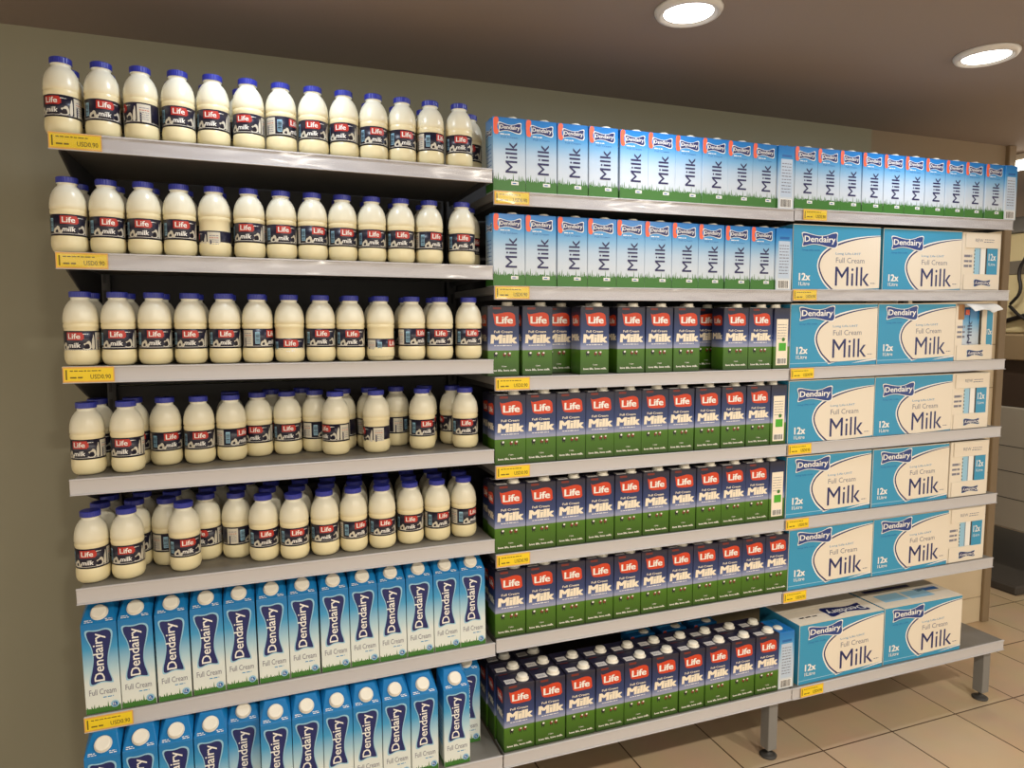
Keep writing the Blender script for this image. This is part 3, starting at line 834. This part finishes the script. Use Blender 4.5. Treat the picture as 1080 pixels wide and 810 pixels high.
def case_mesh(kind):
    b = MB(); w, d, h = CW, CD, CH
    b.box(-w/2, w/2, -d/2, d/2, 0, h, 'cardboard_cream', .0015)
    case_front(b, w, d, h, .075 if kind == 3 else 0.); case_end(b, w, d, h, blank=kind != 2); case_top(b, w, d, h, min(kind, 1))
    # seam of the folded lid along the front edge
    b.box(-w/2+.001, w/2-.001, -d/2-.0008, -d/2+.001, h-.002, h+.0006, 'cardboard_shade')
    return b.mesh('body')
CM = [case_mesh(0), case_mesh(1), case_mesh(2), case_mesh(3)]
UF, LF = flap_meshes(CW, CD, CH)
def torn_mesh():
    """the same end with its upper flap torn open, cartons inside in view"""
    b = MB(); w, d, h = CW, CD, CH
    b.box(-w/2+.03, w/2, -d/2, d/2, 0, h, 'cardboard_cream', .0015)
    case_front(b, w, d, h)
    x0 = -w/2
    b.box(x0, x0+.034, -d/2, -d/2+.003, 0, h, 'cardboard_cream'); b.box(x0, x0+.034, d/2-.003, d/2, 0, h, 'cardboard_cream')
    b.box(x0, x0+.034, -d/2, d/2, 0, .003, 'cardboard_cream')
    b.box(x0, x0+.003, -d/2+.003, -d/2+.058, .003, h*.99, 'cardboard_cream')
    b.box(x0, x0+.003, d/2-.036, d/2-.003, .003, h*.95, 'cardboard_cream')
    P = Print(b, left(x0), .0003)
    X = lambda f: -d/2+f*d
    for i in range(3): P.squiggle(X(.05), h*(.40+i*.085), d*.2, h*.045, 'print_grey', 1, i+3, .1)
    P.rect(X(.06), h*.72, d*.16, h*.26, 'cardboard_brown', 1)
    P.rect(X(.82), h*.26, d*.16, h*.66, 'case_blue', 1)
    P.text('12x', X(.83), h*.45, d*.13, h*.1, 'print_white', 2, bold=.02)
    # cartons inside
    b.box(x0+.01, x0+.029, -d/2+.06, -d/2+.108, .004, h*.93, 'slim_print'); b.box(x0+.012, x0+.029, -d/2+.110, -d/2+.155, .004, h*.93, 'slim_print')
    P = Print(b, left(x0+.01), .0003)
    P.text('Milk', -d/2+.075, h*.3, .022, h*.4, 'print_ink', 1, 90)
    P.rect(-d/2+.062, h*.8, .02, h*.09, 'print_orange', 1)
    P.grass(-d/2+.06, .003, .048, h*.15, h*.24, 'print_leaf', 1, 8)
    f = MB(); n = 8; vs = []; fs = []
    for i in range(n+1):
        t = i/n
        for k in range(7):
            s = -d*.34+d*.80*k/6
            z = h*.995-.004*t-.022*t*t+.006*math.sin(k*1.3)*t
            vs.append((x0-.048*t-.012*t*math.sin(k*.9), -s, z)); 
    for i in range(n):
        for k in range(6): fs.append((i*7+k, (i+1)*7+k, (i+1)*7+k+1, i*7+k+1))
    m0 = len(vs); vs += [(x, y, z-.002) for x, y, z in vs]; fs += [tuple(i+m0 for i in q[::-1]) for q in fs]
    f.add(vs, fs, 'print_white', True)
    return b.mesh('body'), f.mesh('torn_flap')
TB, TF = torn_mesh()
CASES = [(1, [2.005+CW/2, 2.386+CW/2, 2.765]), (2, [2.003+CW/2, 2.372+CW/2, 2.744]), (3, [2.0+CW/2, 2.370+CW/2, 2.741]), (4, [2.0+CW/2, 2.372+CW/2, 2.762]), (5, [2.026+CW/2, 2.394+CW/2, 2.763])]
CY = .003+CD/2
for row, xs in CASES:
    xx = relax(xs[:2], CW+.002)
    if xx[0]-CW/2 < (2.026 if row == 5 else 2.0065): 
        sh = (2.026 if row == 5 else 2.0065)-(xx[0]-CW/2); xx = [x+sh for x in xx]
    for i, x in enumerate(xx):
        r = put('milk_case', 2, row, x, CY, 'blue and cream cardboard case of milk, %s from left on right bay\'s %s shelf' % (ORD[i], SH[row]), 'cardboard box', 'cases of milk in the right bay', rnd.uniform(-.4, .4))
        link('body', CM[3 if row in (1, 3) else 0], r)
    x = max(xs[2], xx[1]+CW/2+.003)+CD/2
    if row == 2:
        r = put('milk_case', 2, row, x, .004+CW/2, 'cardboard milk case turned end-out with torn raised flap on right bay\'s third shelf', 'cardboard box', 'cases of milk in the right bay', 90)
        link('body', TB, r); link('torn_flap', TF, r); link('lower_flap', LF, r)
    else:
        r = put('milk_case', 2, row, x, .006+CW/2, 'cardboard milk case turned end-out at right end of right bay\'s %s shelf' % SH[row], 'cardboard box', 'cases of milk in the right bay', 90+rnd.uniform(-.8, .8))
        link('body', CM[2], r); link('upper_flap', UF, r); link('lower_flap', LF, r)
gx = xs[-1]
r = put('milk_case', 2, 6, 2.032+CW/2, -D7+CY+.002, 'cardboard milk case with cream lid and upside-down badge, left of two on bottom shelf', 'cardboard box', 'cases of milk in the right bay')
link('body', CM[0], r)
r = put('milk_case', 2, 6, 2.408+CW/2, -D7+CY+.002, 'cardboard milk case with pale blue patches on lid, right of two on bottom shelf', 'cardboard box', 'cases of milk in the right bay', -1)
link('body', CM[1], r)

# ------------------------------------------------------------------ things beyond the end of the wall
def smooth(p):
    for _ in range(2):
        q = [p[0]]
        for a, b in zip(p, p[1:]):
            q += [tuple(.75*a[k]+.25*b[k] for k in range(3)), tuple(.25*a[k]+.75*b[k] for k in range(3))]
        p = q+[p[-1]]
    return p
e = root('steel_counter', (4.7, 1.0, 0), 'grey steel counter with dark glass front seen past the right end of the shelves', 'counter')
b = MB(); b.box(-.4, .4, -.7, .7, .28, .96, 'steel_panel', .006)
for i, z in enumerate((.45, .60, .74)): b.box(-.4015, -.399, -.69, .69, z, z+.004, 'steel_dark')
link('cabinet', b.mesh('cabinet'), e)
b = MB(); b.box(-.62, .38, -.4, .66, 0, .05, 'floor_shade', .01); link('shadow_slab', b.mesh('shadow_slab'), e)  # low dark slab standing in for the counter's shadow on the floor
b = MB(); b.box(-.385, .385, -.685, .685, .96, 1.22, 'smoked_glass', .004); link('glass_front', b.mesh('glass_front'), e)
b = MB(); b.box(-.42, .42, -.72, .72, 1.22, 1.36, 'brown_trim', .006); link('worktop', b.mesh('worktop'), e)
for sx in (-.36, .36):
    for sy in (-.66, .66):
        b = MB(); b.box(sx-.02, sx+.02, sy-.02, sy+.02, .0 if sy < -.5 else .05, .28, 'steel_dark', .003); link('leg', b.mesh('leg'), e)
b = MB(); b.lathe([(.012, 0), (.016, .006), (.016, .014), (.008, .02)], 'black_rubber', 16, M=Matrix.Translation((-.4, -.3, .69)) @ Matrix.Rotation(R(-90), 4, 'Y')); link('knob', b.mesh('knob'), e)
e = root('bakery_machine', (4.78, 1.05, 1.3605), 'cream machine with hanging black cables standing on the steel counter', 'machine')
b = MB(); b.box(-.22, .26, -.35, .4, 0, .58, 'machine_cream', .02, 3); b.box(-.224, -.2, -.33, .38, .34, .42, 'far_band', .004); link('housing', b.mesh('housing'), e)
b = MB(); b.hull([(x*.24+.0, y*.36, z) for x in (-1, 1) for y in (-1, 1) for z in (.582,)]+[(x*.17, y*.25, .68) for x in (-1, 1) for y in (-1, 1)], 'steel_grey', .012); link('hood', b.mesh('hood'), e)
for k, pts in enumerate(([(-.25, -.12, .56), (-.27, -.12, .45), (-.26, -.06, .36), (-.27, -.1, .24), (-.26, -.03, .17)], [(-.25, .1, .52), (-.27, .1, .3), (-.27, .02, .28)], [(-.25, -.02, .16), (-.28, -.12, .08), (-.27, -.25, .04)])):
    b = MB(); b.tube(smooth(pts), .009, 'cable_black'); link('cable', b.mesh('cable'), e)
b = MB(); b.tube([(-.24, .05, .06), (-.25, -.1, .1), (-.25, -.3, .14)], .014, 'cable_black'); b.box(-.262, -.224, .02, .08, .02, .12, 'cable_black', .004); link('lever', b.mesh('lever'), e)
e = root('tube_light', (3.86, .62, CEIL), 'glowing white tube light past the end of the wall', 'ceiling light')
b = MB(); b.box(-.05, .05, -.3, .3, -.03, -.0005, 'lamp_trim', .004); link('housing', b.mesh('housing'), e)
b = MB(); b.tube([(0, -.29, -.05), (0, .29, -.05)], .02, 'tube_glow', 16); link('tube', b.mesh('tube'), e)
b = MB(); b.box(-.02, .02, -.298, -.29, -.072, -.028, 'lamp_trim'); b.box(-.02, .02, .29, .298, -.072, -.028, 'lamp_trim'); link('end_cap', b.mesh('end_cap'), e)
ld = bpy.data.lights.new('tube_bulb', 'AREA'); ld.shape = 'RECTANGLE'; ld.size = .05; ld.size_y = .56; ld.energy = 9; ld.color = (1., .93, .8)
lo = bpy.data.objects.new('tube_bulb', ld); COL.objects.link(lo); lo.location = (3.86, .62, CEIL-.074)

# ------------------------------------------------------------------ world, camera
w = bpy.data.worlds.new('store_ambient'); scene.world = w; w.use_nodes = True
bg = w.node_tree.nodes['Background']; bg.inputs[0].default_value = (1.0, .92, .78, 1); bg.inputs[1].default_value = 1.5
yaw, pit, rol, f = 0.355270, 0.089504, -0.003911, 732.17
fw = Vector((math.sin(yaw)*math.cos(pit), math.cos(yaw)*math.cos(pit), -math.sin(pit)))
r0 = Vector((math.cos(yaw), -math.sin(yaw), 0)); u0 = r0.cross(fw)
c, s = math.cos(rol), math.sin(rol)
rr = c*r0+s*u0; uu = -s*r0+c*u0
cam = bpy.data.cameras.new('camera'); co = bpy.data.objects.new('camera', cam); COL.objects.link(co)
M = Matrix((( rr.x, uu.x, -fw.x), (rr.y, uu.y, -fw.y), (rr.z, uu.z, -fw.z)))
co.matrix_world = Matrix.Translation((0.3941, -1.7759, 1.4403)) @ M.to_4x4()
cam.sensor_fit = 'HORIZONTAL'; cam.sensor_width = 36; cam.lens = f/1080*36; cam.clip_start = .05
scene.camera = co
vs = scene.view_settings
vs.view_transform = 'Standard'; vs.look = 'None'; vs.gamma = 1; vs.use_curve_mapping = False; vs.exposure = -.08
